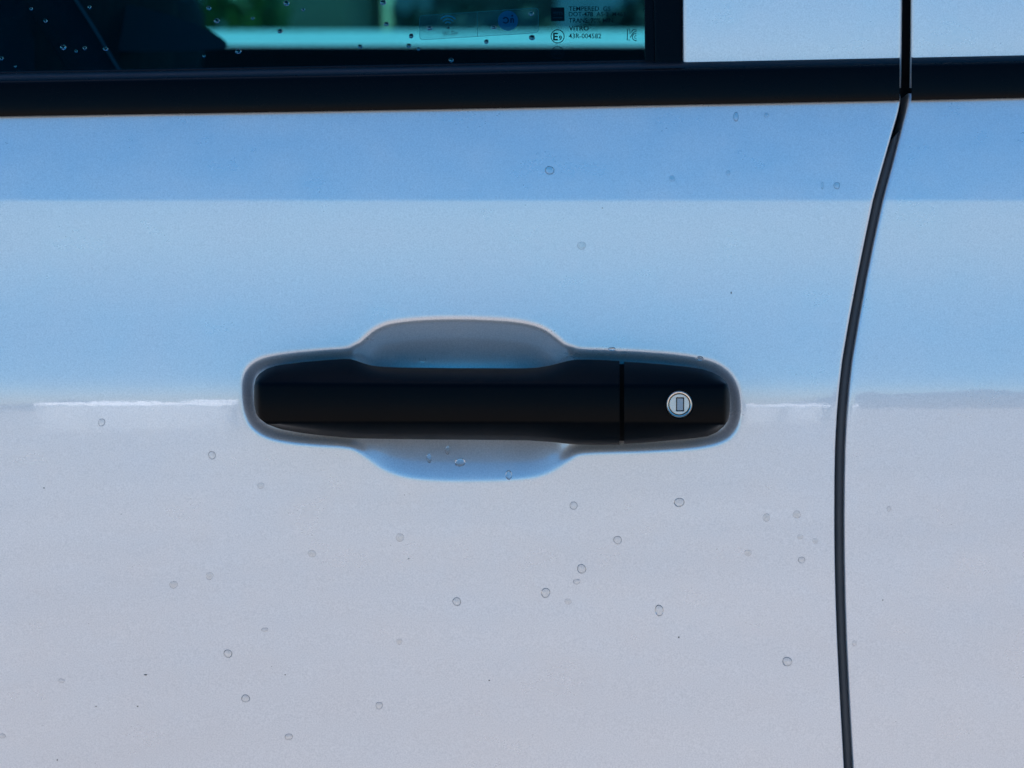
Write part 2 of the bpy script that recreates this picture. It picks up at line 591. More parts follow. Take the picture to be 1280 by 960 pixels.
# ---- upper door: pillar panels, window frame and glass
TU = rad(2.5)                      # true tilt of the upper door
def upper_Y(x, y, inset=0.0):
    b = belt_top(x)
    z = (b - y) * S
    tl = math.tan(TU - PITCH)
    return Yb(x, belt_bot(x)) + 0.0020 + inset + max(z, -.03) * tl + 0.25 * max(z, 0) ** 2 + (max(z, 0) * 0.17 if inset > .002 else 0)
def panel(name, x0f, x1f, inset, material, parent, roll=(True, True), edge=.0022, thick=.006, ytop=-1000):
    """flat panel above the belt with rolled vertical edges"""
    ys = spaced([(ytop, -20, 60), (-20, 110, 5)])
    r = edge / S
    phi = np.radians(np.linspace(0, 90, 6))
    V = []
    for y in ys:
        a, b = x0f(y), x1f(y)
        row = []
        if roll[0]:
            row += [(a, edge + thick)] + [(a + r - r * math.sin(p), edge * (1 - math.cos(p))) for p in phi[::-1][:-1]]
        else: row += [(a, 0)]
        row += [(x, 0) for x in np.linspace(a + (r if roll[0] else 1), b - (r if roll[1] else 1), 14)]
        if roll[1]:
            row += [(b - r + r * math.sin(p), edge * (1 - math.cos(p))) for p in phi[1:]] + [(b, edge + thick)]
        else: row += [(b, 0)]
        for x, e in row:
            V.append(W(x, y, upper_Y(x, y, inset) + e))
    return gridmesh(name, V, len(ys), len(row), material, parent)
panel('pillar_panel', lambda y: 853.5, lambda y: float(gapL(max(y, -600))) - 0.3, 0.0002, M_PAINT, car)
panel('pillar_panel', lambda y: float(gapR(max(y, -600))) + .3, lambda y: 1420, 0.0002, M_PAINT, car)
fr_ = panel('window_frame', lambda y: 818 + (60 - y) * -.02, lambda y: 855.5, 0.0030, M_TRIM, car, edge=.0016)
panel('glass_run_channel', lambda y: 806 + (60 - y) * -.01, lambda y: 822, 0.0052, M_TRIM, fr_, edge=.001)
box_dark = panel('pillar_cavity', lambda y: 1110, lambda y: 1160, .022, M_BLACK, car, roll=(False, False))

GL_IN = 0.0068
ys = spaced([(-900, -20, 60), (-20, 104, 8)])
V = []; xs = spaced([(-1500, -20, 80), (-20, 812, 16)])
for y in ys:
    for x in xs:
        V.append(W(x, y, upper_Y(x, y, GL_IN)))
glass = gridmesh('door_window', V, len(ys), len(xs), M_GLASS, car)
V = []
for x in XL_[:-3]:
    for dy, dY in ((-3.2, GL_IN - .0006), (-1.2, GL_IN - .0022), (.6, GL_IN - .0025), (3, GL_IN - .001)):
        y = belt_top(x) + dy
        if x > 850: continue
        V.append(W(x, y, upper_Y(x, y, dY)))
gridmesh('window_seal', V, len(V) // 4, 4, M_TRIM, bm1)

# ---- cavity and rubber seal in the shut line
V = []
ysg = spaced([(100, 2300, 40)])
for y in ysg:
    c = float(gapL(y) + gapR(y)) / 2
    for dx in (-40, 0, 40):
        V.append(W(c + dx, y, Yb(c, y) + .020))
gridmesh('door_cavity', V, len(ysg), 3, M_BLACK, car)
V = []
ysg = spaced([(168, 400, 6), (400, 1000, 12), (1000, 2300, 50)])
for y in ysg:
    c = float(gapL(y) + gapR(y)) / 2
    for k, (dx, dY) in enumerate(((-9, .010), (-8, .0055), (-4, .0036), (0, .0030), (4, .0036), (8, .0055), (9, .010))):
        yy = y - dx * 1.1 * max(0, (200 - y) / 32)
        V.append(W(c + dx, yy, Yb(c, y) + dY))
gridmesh('door_seal', V, len(ysg), 7, M_SEAL, car)

# ============================================================ handle
handle = bpy.data.objects.new('door_handle', None)
COL.objects.link(handle)
handle.parent = car
handle.matrix_parent_inverse = Matrix.Translation(-car.location)
handle.location = Vector(L2W([0, 0, 0]))
handle['label'] = 'black grained plastic pull handle with a silver key lock at its right end'

TOPG = [(317.5,482),(318.5,475),(323.5,467.5),(333,461),(347,456.3),(380,452.2),(410,449.6),(430,448.4),(438,448.6),
        (446,451),(455,454.3),(466,457.2),(480,458.7),(500,459.4),(560,460),(620,460.2),(655,460.4),(672,459.6),
        (686,457.2),(700,453.6),(712,450.4),(722,449.2),(745,449.4),(775.2,451)]
BOTG = [(317.5,506),(318.5,514),(323,522),(333,530),(350,536.5),(375,541),(401,544.4),(430,547),(445,548),(500,549),
        (560,549.6),(620,550),(661,550.6),(690,552.6),(708,554.6),(721,555.8),(750,556.2),(775.2,555.9)]
TOPC = [(779.2,452),(800,453),(830,455.4),(860,458.4),(878,461.2),(890,465),(900,470),(907,476),(911,483),(912.6,492)]
BOTC = [(779.2,555),(800,554),(842,550.2),(865,548.2),(884,545.6),(896,540.5),(905,533),(911,524),(912.6,514)]
def interp(P, x):
    return float(np.interp(x, [p[0] for p in P], [p[1] for p in P]))

def front_depth(x):
    """how far the front face stands out from the skin (m)"""
    t = (x - 317) / (913 - 317)
    return 0.0215 + 0.0105 * (1 - (2 * t - 1) ** 2)

def handle_section(x, zt, zb, F, back, e):
    """closed profile (y_px, Y) at x.  e 0..1 draws the front back near rounded ends"""
    Y0 = 0.0
    up = 481.5 + (x - 640) * 0.004           # upper facet line
    mid = 468.0 + (x - 640) * .004
    lo = 527.5 + (x - 640) * 0.002           # lower facet line
    zc = (zt + zb) / 2
    # shrink facet lines to fit in narrow end sections
    up = min(up, zc - 3); mid = min(mid, up - 1); mid = max(mid, zt + (up - zt) * .42); lo = max(lo, zc + 3)
    lo = min(lo, zb - 3); up = max(up, zt + 4); mid = min(max(mid, zt + 2), up - 1)
    Ff = F * e
    side = Ff * 0.50
    P = [(zt + 1.0, -back), (zt, -max(back, side * .6)), (zt, -side), (zt + .7, -side - .0012),
         (mid, -Ff * 0.80), (up - 3, -Ff * .965), (up, -Ff), (up + 4, -Ff - .0003),
         ((up + lo) / 2, -Ff - .0006), (lo - 3, -Ff - .0002), (lo, -Ff + .0002), (lo + 3, -Ff * .955),
         (zb - 6, -Ff * .74), (zb - 1.0, -side * 1.05), (zb, -side), (zb, -max(back, side * .6)), (zb - 1, -back)]
    return P

def loft_handle(name, TOP, BOT, xs, efun, backfun, parent):
    V, F = [], []
    n = 0
    for x in xs:
        zt, zb = interp(TOP, x), interp(BOT, x)
        P = handle_section(x, zt, zb, front_depth(x), backfun(x), efun(x))
        # local rounding of corners by subdividing
        n = len(P)
        for (y, Y) in P:
            V.append(W(x, y, Y + 0.002 if False else Y))
    for i in range(len(xs) - 1):
        for j in range(n):
            a = i * n + j; b = i * n + (j + 1) % n
            F.append((a, b, b + n, a + n))
    F.append(tuple(range(n))); F.append(tuple(range((len(xs) - 1) * n, len(xs) * n))[::-1])
    o = mesh(name, V, F, M_HANDLE, parent, True, True, 50)
    return o
def e_left(x):
    t = np.clip((x - 317.5) / 8, 0, 1)
    return 0.78 + .22 * (1 - (1 - t) ** 1.5)
def e_right(x):
    t = np.clip((912.6 - x) / 8, 0, 1)
    return 0.78 + .22 * (1 - (1 - t) ** 1.5)
def back_grip(x):
    # grip stands clear of the pocket between its two feet
    a = 1 / (1 + math.exp(-(x - 452) / 5)) * 1 / (1 + math.exp((x - 700) / 5))
    return -0.006 * (1 - a) + a * .012
xsg = spaced([(317.5, 345, 2.2), (345, 430, 8), (430, 500, 4), (500, 650, 12), (650, 730, 4), (730, 773, 8), (773, 774.4, 1.2)])
grip = loft_handle('grip', TOPG, BOTG, xsg, e_left, back_grip, handle)
xsc = spaced([(780.2, 781.4, 1.2), (781.4, 870, 8), (870, 912.6, 2)])
capo = loft_handle('lock_cover', TOPC, BOTC, xsc, e_right, lambda x: -.006, handle)
tag(capo, 'short black end cap of the handle carrying the key lock')
# dark filler deep inside the seam between grip and cover
V = [];
for Yd in (-.012, .004):
    for (x, y) in ((772, 455), (783, 455), (783, 551), (772, 551)):
        V.append(W(x, y, Yd))
mesh('seam_backing', V, [(0, 1, 2, 3), (4, 5, 6, 7), (0, 1, 5, 4), (1, 2, 6, 5), (2, 3, 7, 6), (3, 0, 4, 7)], M_BLACK, handle, False)

# ---- key lock
LX, LY = 849.2, 505.3
LF = -front_depth(LX) - 0.0007
LSL = (front_depth(LX - 1) - front_depth(LX + 1)) / 2      # the face falls away toward the end cap tip
def LW(x, y, Y): return W(x, y, Y + LSL * (x - LX))
def lathe(name, prof, material, parent, cx=LX, cy=LY, n=64, sharp=40):
    V, F = [], []
    m = len(prof)
    for i in range(n):
        a = 2 * math.pi * i / n
        for (r_, Y) in prof:
            V.append(LW(cx + r_ * math.cos(a), cy + r_ * math.sin(a), Y))
    for i in range(n):
        for j in range(m - 1):
            a = i * m + j; b = ((i + 1) % n) * m + j
            F.append((a, a + 1, b + 1, b))
    return mesh(name, V, F, material, parent, True, True, sharp)
lathe('lock_ring', [(13.6, LF + .003), (13.6, LF - .0006), (14.1, LF - .0012), (15.2, LF - .0014), (16.2, LF - .0010), (16.8, LF - .0002), (16.9, LF + .003)], M_LOCK, handle)
lathe('lock_recess', [(19.5, LF - .00002), (18.6, LF - .00015), (17.6, LF - .00005), (16.9, LF + .0006)], M_HANDLE, handle)
# lock face with a slot cut in it
def lock_face():
    V, F = [], []
    n = 64
    hw, hh = 4.9, 8.6
    sx, sy = LX + .9, LY + .1
    def rect_pt(a):
        c, s = math.cos(a), math.sin(a)
        k = min(hw / abs(c) if abs(c) > 1e-6 else 1e9, hh / abs(s) if abs(s) > 1e-6 else 1e9)
        return sx + c * k, sy + s * k
    rings = []
    fy = LF - .0007
    for i in range(n):
        a = 2 * math.pi * (i + .5) / n
        x0, y0 = rect_pt(a)
        rings.append([(LX + 13.0 * math.cos(a), LY + 13.0 * math.sin(a), fy + .003),
                      (LX + 13.0 * math.cos(a), LY + 13.0 * math.sin(a), fy + .0004),
                      (LX + 12.3 * math.cos(a), LY + 12.3 * math.sin(a), fy),
                      ((x0 - sx) * 1.1 + sx, (y0 - sy) * 1.07 + sy, fy), (x0, y0, fy + .00025), (x0, y0, fy + .003)])
    m = 6
    for rg in rings:
        for q in rg: V.append(LW(*q))
    for i in range(n):
        for j in range(m - 1):
            a = i * m + j; b = ((i + 1) % n) * m + j
            F.append((a, a + 1, b + 1, b))
    return mesh('lock_face', V, F, M_LOCKF, handle, True, True, 30)
lock_face()
V = []
for dx, dy, dz in ((-4.1, -7.8, 0), (4.1, -7.8, 0), (4.1, 7.8, 0), (-4.1, 7.8, 0), (-3.6, -7.2, -.0003), (3.6, -7.2, -.0003), (3.6, 7.2, -.0003), (-3.6, 7.2, -.0003)):
    V.append(LW(LX + .9 + dx, LY + .1 + dy, LF + .0001 + dz))
mesh('keyhole_shutter', V, [(4, 5, 6, 7), (0, 1, 5, 4), (1, 2, 6, 5), (2, 3, 7, 6), (3, 0, 4, 7)], M_SHUT, handle, False)
lathe('lock_backing', [(0.01, LF + .0012), (14, LF + .0012)], M_BLACK, handle)

# ============================================================ print and sticker on the glass
bfont = None
def flat_text(name, body, x0, x1, y0, y1, material, parent, off=0.0, inset=GL_IN + .0004, rot=0.0, space=1.0):
    cu = bpy.data.curves.new(name, 'FONT')
    cu.body = body
    cu.offset = off
    cu.resolution_u = 3
    cu.space_character = space
    to = bpy.data.objects.new('tmp', cu)
    COL.objects.link(to)
    bpy.context.view_layer.update()
    me = bpy.data.meshes.new_from_object(to.evaluated_get(bpy.context.evaluated_depsgraph_get()))
    bpy.data.objects.remove(to); bpy.data.curves.remove(cu)
    P = np.array([v.co[:] for v in me.vertices])
    lo, hi = P.min(0), P.max(0)
    out = []
    cx, cy = (x0 + x1) / 2, (y0 + y1) / 2
    for p in P:
        x = x0 + (p[0] - lo[0]) / (hi[0] - lo[0]) * (x1 - x0)
        y = y1 - (p[1] - lo[1]) / (hi[1] - lo[1]) * (y1 - y0)
        dx, dy = x - cx, y - cy
        x = cx + dx * math.cos(rot) + dy * math.sin(rot); y = cy - dx * math.sin(rot) + dy * math.cos(rot)
        out.append(W(x, y, upper_Y(x, y, inset)))
    Fs = [tuple(p.vertices) for p in me.polygons]
    bpy.data.meshes.remove(me)
    return mesh(name, out, Fs, material, parent, False)
def flat_poly(name, pts, material, parent, inset=GL_IN + .0004):
    V = [W(x, y, upper_Y(x, y, inset)) for x, y in pts]
    return mesh(name, V, [tuple(range(len(pts)))], material, parent, False)
def flat_ring(name, cx, cy, r0, r1, material, parent, a0=0, a1=360, inset=GL_IN + .0004, n=40, ky=1.0):
    V, F = [], []
    for i in range(n + 1):
        a = rad(a0 + (a1 - a0) * i / n)
        for r_ in (r0, r1):
            x, y = cx + r_ * math.cos(a), cy - r_ * ky * math.sin(a)
            V.append(W(x, y, upper_Y(x, y, inset)))
    for i in range(n):
        F.append((2 * i, 2 * i + 1, 2 * i + 3, 2 * i + 2))
    return mesh(name, V, F, material, parent, False)
PR = M_PRINT
flat_text('printed_text', 'TEMPERED  GS', 711, 763, 8, 13.6, PR, glass, .004)
flat_text('printed_text', 'DOT-478  AS-2  M463', 711, 782, 14.8, 20.4, PR, glass, .004)
flat_text('printed_text', 'TRANS. 70% MIN.', 711, 768, 22.6, 28.4, PR, glass, .006)
flat_text('printed_text', 'VITRO', 711, 736, 32.2, 38.4, PR, glass, .014)
flat_text('printed_text', '43R-004582', 711, 751.5, 42, 48, PR, glass, .008)
flat_ring('certification_mark', 697, 45.5, 7.7, 8.7, PR, glass)
flat_text('certification_letter', 'E', 691.4, 697.4, 41, 50.5, PR, glass, .03)
flat_text('certification_letter', '9', 698.6, 702.4, 44.5, 50.5, PR, glass, .03)
flat_ring('certification_mark', 697, 65.5, 7.2, 7.9, M_PRINTF, glass)
flat_text('certification_letter', 'CCC', 691.5, 702.5, 63, 68, M_PRINTF, glass, .01)
em = flat_poly('maker_emblem', [(688.5, 9.6), (705.5, 9.2), (705.8, 26.2), (688.8, 26.6)], PR, glass, GL_IN + .0006)
flat_text('emblem_letters', 'gm', 690.8, 703.2, 14.5, 20.5, M_PRINTG, glass, .02, inset=GL_IN + .0003)
flat_poly('emblem_bar', [(691, 21.6), (703.2, 21.4), (703.2, 22.7), (691, 22.9)], M_PRINTG, glass, GL_IN + .0003)
# KC mark: outlined K arm and C
def stroke(name, pts, w, material, parent, inset=GL_IN + .0004):
    V, F = [], []
    for i in range(len(pts)):
        a = np.array(pts[max(i - 1, 0)], float); b = np.array(pts[min(i + 1, len(pts) - 1)], float)
        d = b - a; d /= np.linalg.norm(d) + 1e-9
        nrm = np.array([-d[1], d[0]]) * w / 2
        for s in (-1, 1):
            x, y = np.array(pts[i]) + s * nrm
            V.append(W(x, y, upper_Y(x, y, inset)))
    for i in range(len(pts) - 1):
        F.append((2 * i, 2 * i + 1, 2 * i + 3, 2 * i + 2))
    return mesh(name, V, F, material, parent, False)
stroke('korean_mark', [(787.5, 50), (784, 50), (784.4, 36.8), (787.4, 36.8), (787.4, 42.5), (790, 38.8), (791.6, 37.2), (795, 36.6), (795.2, 39.3), (792.6, 40), (789.4, 44), (787.8, 47)], 1.0, PR, glass)
stroke('korean_mark', [(795.6, 42), (792.6, 42.4), (790.6, 45), (791, 48.6), (793.4, 50.6), (795.8, 50.6)], 1.0, PR, glass)
stroke('korean_mark', [(795.6, 44.2), (794, 44.6), (793.2, 46.2), (793.6, 48), (795.8, 48.4)], .8, PR, glass)

# clear sticker
def rrect(c, r, n=5):
    c = np.array(c, float); out = []
    m = len(c)
    for i in range(m):
        p, a, b = c[i], c[(i - 1) % m] - c[i], c[(i + 1) % m] - c[i]
        a = a / np.linalg.norm(a) * r; b = b / np.linalg.norm(b) * r
        for k in range(n + 1):
            t = k / n
            out.append(tuple((1 - t) ** 2 * (p + a) + 2 * t * (1 - t) * p + t * t * (p + b)))
    return out
ST = rrect([(524.5, 19.5), (673, 9.8), (673, 41), (524.5, 50)], 5)
sticker = flat_poly('window_sticker', ST, M_FILM, glass, GL_IN + .0010)
stroke('sticker_rim', ST + ST[:1], 0.8, M_FILME, glass, GL_IN + .0008)
stroke('sticker_divider', [(596.5, 15), (597, 45.6)], .8, M_FILME, glass, GL_IN + .0008)
IN2 = GL_IN + .0006
for k, (a, b) in enumerate(((11.5, 13.2), (7.6, 9.2), (3.8, 5.2))):
    flat_ring('wireless_arc', 560, 32, a, b, M_ICON, glass, 42, 138, IN2, 20, .98)
flat_ring('wireless_dot', 560.4, 34.6, 0.05, 1.7, M_ICOND, glass, 0, 360, IN2, 16)
flat_text('sticker_text', 'Wi-Fi+', 553, 572.5, 39, 45, M_ICOND, glass, .02, IN2, rot=.05)
flat_ring('sticker_disc', 635, 26, .05, 12.6, M_ICONB, glass, 0, 360, IN2 + .0002, 40)
flat_ring('disc_letter', 632, 25.4, 2.6, 4.2, M_ICOND, glass, -150, 150, IN2)
flat_text('disc_letter', 'n', 638, 642.5, 22.4, 28.4, M_ICOND, glass, .03, IN2)
flat_ring('disc_dot', 640.4, 19.6, .05, 1.2, M_ICOND, glass, 0, 360, IN2, 12)

# ============================================================ cabin (world axes)
def cp(name, lo, hi, m, bev=0.01): return box_w(name, lo, hi, m, car, bev)
cp('roof', (-1.3, .14, 1.52), (1.1, 1.62, 1.56), M_PAINT, .015)
cp('headliner', (-1.3, .14, 1.495), (1.1, 1.62, 1.515), M_CABIN, .004)
cp('floor_pan', (-1.3, .06, .25), (1.1, 1.75, .29), M_CABIN, .01)
cp('front_bulkhead', (-1.36, .08, .29), (-1.30, 1.7, 1.10), M_CABIN)
cp('rear_bulkhead', (1.10, .08, .29), (1.16, 1.7, 1.50), M_CABIN)
cp('door_lining', (-1.3, .075, .29), (1.1, .10, 1.055), M_CABIN, .006)
cp('far_door', (-1.3, 1.66, .29), (1.1, 1.75, 1.138), M_PAINT, .02)
cp('far_door_lining', (-1.3, 1.62, .29), (1.1, 1.655, 1.146), M_CABIN, .012)
for x0 in (-1.34, .42, 1.02):
    cp('far_pillar', (x0, 1.60, 1.15), (x0 + .1, 1.66, 1.51), M_CABIN, .01)
gf = box_w('far_window', (-1.24, 1.632, 1.147), (.42, 1.636, 1.50), M_GLASS2, car)

# front seat: cushion back with bolsters, seen dark at left through the glass
def seat(cx, cy, label):
    s = bpy.data.objects.new('front_seat', None); COL.objects.link(s)
    s.parent = car; s.matrix_parent_inverse = Matrix.Translation(-car.location)
    s.location = (cx, cy, .3)
    s['label'] = label
    def slab(name, prof, y0, y1, m, bulge=.03):
        # prof: side outline (x,z); swept across the car from y0 to y1 with soft edges
        n = 10; V = []; F = []
        pr = catmull(prof, 5)
        c = pr.mean(0)
        for i in range(n + 1):
            t = i / n
            k = 1 - .16 * abs(2 * t - 1) ** 4
            for p in pr:
                q = c + (p - c) * k
                V.append((q[0], y0 + (y1 - y0) * t, q[1]))
        mm = len(pr)
        for i in range(n):
            for j in range(mm):
                a = i * mm + j; b = i * mm + (j + 1) % mm
                F.append((a, b, b + mm, a + mm))
        F.append(tuple(range(mm))); F.append(tuple(range(n * mm, (n + 1) * mm))[::-1])
        return mesh(name, V, F, m, s, True, False, 60)
    slab('seat_backrest', [(cx - .06, .50), (cx + .06, .48), (cx + .20, .9), (cx + .27, 1.16), (cx + .24, 1.20), (cx + .17, 1.19), (cx + .08, .95)], cy - .25, cy + .25, M_SEAT)
    slab('headrest', [(cx + .22, 1.225), (cx + .29, 1.23), (cx + .31, 1.33), (cx + .28, 1.40), (cx + .22, 1.39), (cx + .19, 1.29)], cy - .13, cy + .13, M_SEAT)
    slab('seat_cushion', [(cx - .50, .48), (cx - .1, .44), (cx + .04, .44), (cx + .04, .54), (cx - .2, .56), (cx - .50, .60)], cy - .26, cy + .26, M_SEAT)
    for d in (-.05, .05):
        V, F = [], []
        for i in range(10):
            a = 2 * math.pi * i / 10
            V += [(cx + .245 + .006 * math.cos(a), cy + d + .006 * math.sin(a), 1.15), (cx + .245 + .006 * math.cos(a), cy + d + .006 * math.sin(a), 1.26)]
        for i in range(10):
            a = 2 * i; b = 2 * ((i + 1) % 10)
            F.append((a, b, b + 1, a + 1))
        mesh('headrest_post', V, F, M_SEAT, s, True, False)
seat(-.52, .50, 'near front seat in dark cloth behind the glass')
seat(-.60, 1.22, 'far front seat in dark cloth beyond the near seat')

# seat belt strap running down on the near pillar side
def strap():
    pts = [(60, -260), (84, -10), (110, 30), (146, 90), (175, 140)]
    V = []
    for i, (x, y) in enumerate(pts):
        for dx, dY in ((-62, .02), (-58, .0), (2, 0), (5, .004)):
            V.append(W(x + dx, y, .20 + dY))
    return gridmesh('seat_belt', V, len(pts), 4, M_CABIN, car)
strap()
V, F = [], []
_b = catmull([(92, 6), (112, 2), (165, 7), (212, 19), (262, 38), (280, 60), (180, 64), (108, 58)], 5)
for dY in (0, .05):
    for x, y in _b: V.append(W(x, y, .40 + dY))
_n = len(_b)
F = [tuple(range(_n))] + [(i, (i + 1) % _n, _n + (i + 1) % _n, _n + i) for i in range(_n)]
mesh('pale_cabin_slab', V, F, M_SLAB, car, True, True, 50)  # grey slab added for the pale curve across the dark seat
def strap_edge():
    pts = [(60, -260), (84, -10), (110, 30), (146, 90), (175, 140)]
    V = []
    for i, (x, y) in enumerate(pts):
        for dx, dY in ((2, -.001), (4, -.002), (7, -.001)):
            V.append(W(x + dx, y, .20 + dY))
    return gridmesh('seat_belt_hem', V, len(pts), 3, M_BELT, car)
strap_edge()

# ============================================================ things outside, beyond the car and behind the camera
M_WHITE = mat('white_render', (0.78, 0.77, 0.74), 0.8)
bump(M_WHITE, noise(M_WHITE, 6, 4).outputs[0], .2, .01)
M_TAN = mat('tan_render', (0.45, 0.36, 0.20), 0.85)
bump(M_TAN, noise(M_TAN, 8, 4).outputs[0], .3, .01)
M_WIN = mat('dark_panes', (0.02, 0.03, 0.04), 0.1)
M_ROOF = mat('grey_roof', (0.16, 0.15, 0.15), 0.8)
M_LEAF = mat('leaf_green', (0.10, 0.20, 0.03), 0.6)
rr = ramp(M_LEAF, noise(M_LEAF, 3, 4).outputs[0], [(0.35, (0.05, 0.12, 0.02)), (0.7, (0.18, 0.30, 0.05))])
M_LEAF.node_tree.links.new(rr.outputs[0], M_LEAF.node_tree.nodes['Principled BSDF'].inputs['Base Color'])
M_WOOD = mat('bark', (0.08, 0.06, 0.04), 0.9)

def house(name, cx, cy, w, dpt, h, rh, m, label, face=1, nwin=4):
    t = thing(name, (cx, cy, 0), label, 'building')
    box_w('wall', (cx - w / 2, cy - dpt / 2, 0), (cx + w / 2, cy + dpt / 2, h), m, t, .02)
    V = [(cx - w / 2 - .3, cy - dpt / 2 - .3, h), (cx + w / 2 + .3, cy - dpt / 2 - .3, h), (cx + w / 2 + .3, cy + dpt / 2 + .3, h), (cx - w / 2 - .3, cy + dpt / 2 + .3, h),
         (cx - w / 2 - .3, cy, h + rh), (cx + w / 2 + .3, cy, h + rh)]
    mesh('roof', V, [(0, 1, 5, 4), (3, 2, 5, 4), (0, 3, 4), (1, 2, 5), (0, 1, 2, 3)], M_ROOF if m is not M_WHITE else M_WHITE, t, False, False)
    yf = cy + face * dpt / 2
    for k in range(nwin):
        x = cx - w / 2 + w * (k + .5) / nwin
        f = box_w('window', (x - .55, min(yf, yf + face * .06), h * .38), (x + .55, max(yf, yf + face * .06), h * .74), M_WHITE, t, .01)
        box_w('pane', (x - .47, min(yf + face * .03, yf + face * .07), h * .41), (x + .47, max(yf + face * .03, yf + face * .07), h * .71), M_WIN, f)
    return t
# sheds added unseen behind the camera, tin roofs pitched to mirror bright sun streaks
M_TIN = mat('white_tin', (0.8, 0.82, 0.85), 0.60, 0.9)
bump(M_TIN, noise(M_TIN, 2.2, 4, 0.7).outputs[0], 0.8, 0.12)
def shed(x0, x1, y, h, rise, label):
    X0, X1 = [(x - 640) * S * (1 + 55 * 1.13) for x in (x0, x1)]
    rise *= 1.35
    t = thing('streak_shed', ((X0 + X1) / 2, y, 0), label, 'shed', 'added tin roofed sheds that mirror as streaks')
    box_w('wall', (X0, y - 3, 0), (X1, y, h), M_WHITE, t, .01)
    dy = rise / math.tan(rad(61))
    e = .12
    V = [(X0 - e, y + .1, h), (X1 + e, y + .1, h), (X1 + e, y + .1 - dy, h + rise), (X0 - e, y + .1 - dy, h + rise), (X1 + e, y - 3.1, h), (X0 - e, y - 3.1, h)]
    mesh('roof', V, [(0, 1, 2, 3), (3, 2, 4, 5), (0, 3, 5), (1, 4, 2), (0, 5, 4, 1)], M_TIN, t, False, False)
for a_ in [(52, 118, -55, 1.75, .42, 'leftmost added low tin shed, unseen behind the camera'),
           (121, 188, -55, 1.70, .62, 'second added low tin shed from the left, unseen behind the camera'),
           (188, 292, -55, 1.78, .40, 'longest added low tin shed, unseen behind the camera'),
           (196, 284, -62, 2.6, .30, 'taller added tin shed standing behind the longest one'),
           (930, 988, -55, 1.30, .28, 'added low tin shed right of the gap between the rows'),
           (996, 1043, -55, 1.30, .36, 'second added low tin shed of the right row'),
           (1066, 1084, -55, 1.35, .34, 'smallest added tin shed at the end of the right row')]:
    shed(*a_)

# beyond the car, seen through both windows
wl = thing('low_wall', (.7, 3.75, 0), 'low wall with a white sloping sunlit coping, seen through both car windows', 'wall')
box_w('wall_face', (-1.9, 3.60, 0), (3.2, 3.90, 1.13), M_WHITE, wl, .01)
mesh('coping', [(-1.92, 3.56, 1.128), (3.22, 3.56, 1.128), (3.22, 3.56, 1.15), (-1.92, 3.56, 1.15),
                (-1.92, 3.70, 1.192), (3.22, 3.70, 1.192), (3.22, 3.94, 1.15), (-1.92, 3.94, 1.15), (-1.92, 3.94, 1.128), (3.22, 3.94, 1.128)],
     [(0, 1, 2, 3), (3, 2, 5, 4), (4, 5, 6, 7), (7, 6, 9, 8), (8, 9, 1, 0), (0, 3, 4, 7, 8), (1, 2, 5, 6, 9)], M_WHITE, wl, False, False)
M_LEAFD = mat('leaf_dark', (0.03, 0.06, 0.025), 0.6)
rr = ramp(M_LEAFD, noise(M_LEAFD, 3, 4).outputs[0], [(0.35, (0.015, 0.035, 0.02)), (0.7, (0.05, 0.09, 0.04))])
M_LEAFD.node_tree.links.new(rr.outputs[0], M_LEAFD.node_tree.nodes['Principled BSDF'].inputs['Base Color'])
def bush(name, cx, cy, r, h, label, seed, n=1600, leaf=None):
    t = thing(name, (cx, cy, 0), label, 'bush')
    rng = random.Random(seed)
    V, F = [], []
    for i in range(n):
        a = rng.uniform(0, 6.28); z = rng.uniform(.08, 1)
        q = r * math.sqrt(max(0, 1 - (z - .45) ** 2 / .36)) * rng.uniform(.6, 1.05) * (1 + .2 * math.sin(3 * a + 5 * z))
        c = Vector((cx + q * math.cos(a), cy + q * math.sin(a), z * h))
        u = Vector((rng.gauss(0, 1), rng.gauss(0, 1), rng.gauss(0, 1))).normalized()
        v = u.orthogonal().normalized()
        s_ = rng.uniform(.03, .055)
        b = len(V)
        V += [tuple(c - u * s_ * 1.6), tuple(c + v * s_ * .6), tuple(c + u * s_ * 1.6), tuple(c - v * s_ * .6)]
        F.append((b, b + 1, b + 2, b + 3))
    mesh('foliage', V, F, leaf or M_LEAFD, t, False, False)
    V, F = [], []
    for k in range(5):
        a = k * 1.3
        b = len(V)
        for z, rr_ in ((0, .03), (h * .7, .012)):
            for j in range(6):
                th = j * math.pi / 3
                V.append((cx + math.cos(a) * r * .5 * z / h + rr_ * math.cos(th), cy + math.sin(a) * r * .5 * z / h + rr_ * math.sin(th), z))
        for j in range(6):
            F.append((b + j, b + (j + 1) % 6, b + 6 + (j + 1) % 6, b + 6 + j))
    mesh('stem', V, F, M_WOOD, t, True, False)
bush('bush', -1.03, 7.0, .26, 1.75, 'bright green bush between the seat and the tan house in the window view', 1, 1400, M_LEAF)
bush('bush', .95, 8.2, .95, 1.36, 'low wide dark bush behind the sticker in the window view', 2, 5200)
bush('bush', -.15, 8.4, .62, 1.33, 'round bush right of the tan house in the window view', 4, 2800)
bush('bush', 2.0, 8.0, 1.0, 2.1, 'tall dark bush at the right end of the window view', 5, 7000)
house('tan_house', -2.3, 15.0, 2.5, 4, 3.4, .8, M_TAN, 'tan house behind the bright green bush in the window view', -1, 1)
house('pale_house', 1.4, 18.0, 4.6, 5, 3.2, .9, M_WHITE, 'pale house behind the low wide bush in the window view', -1, 3)

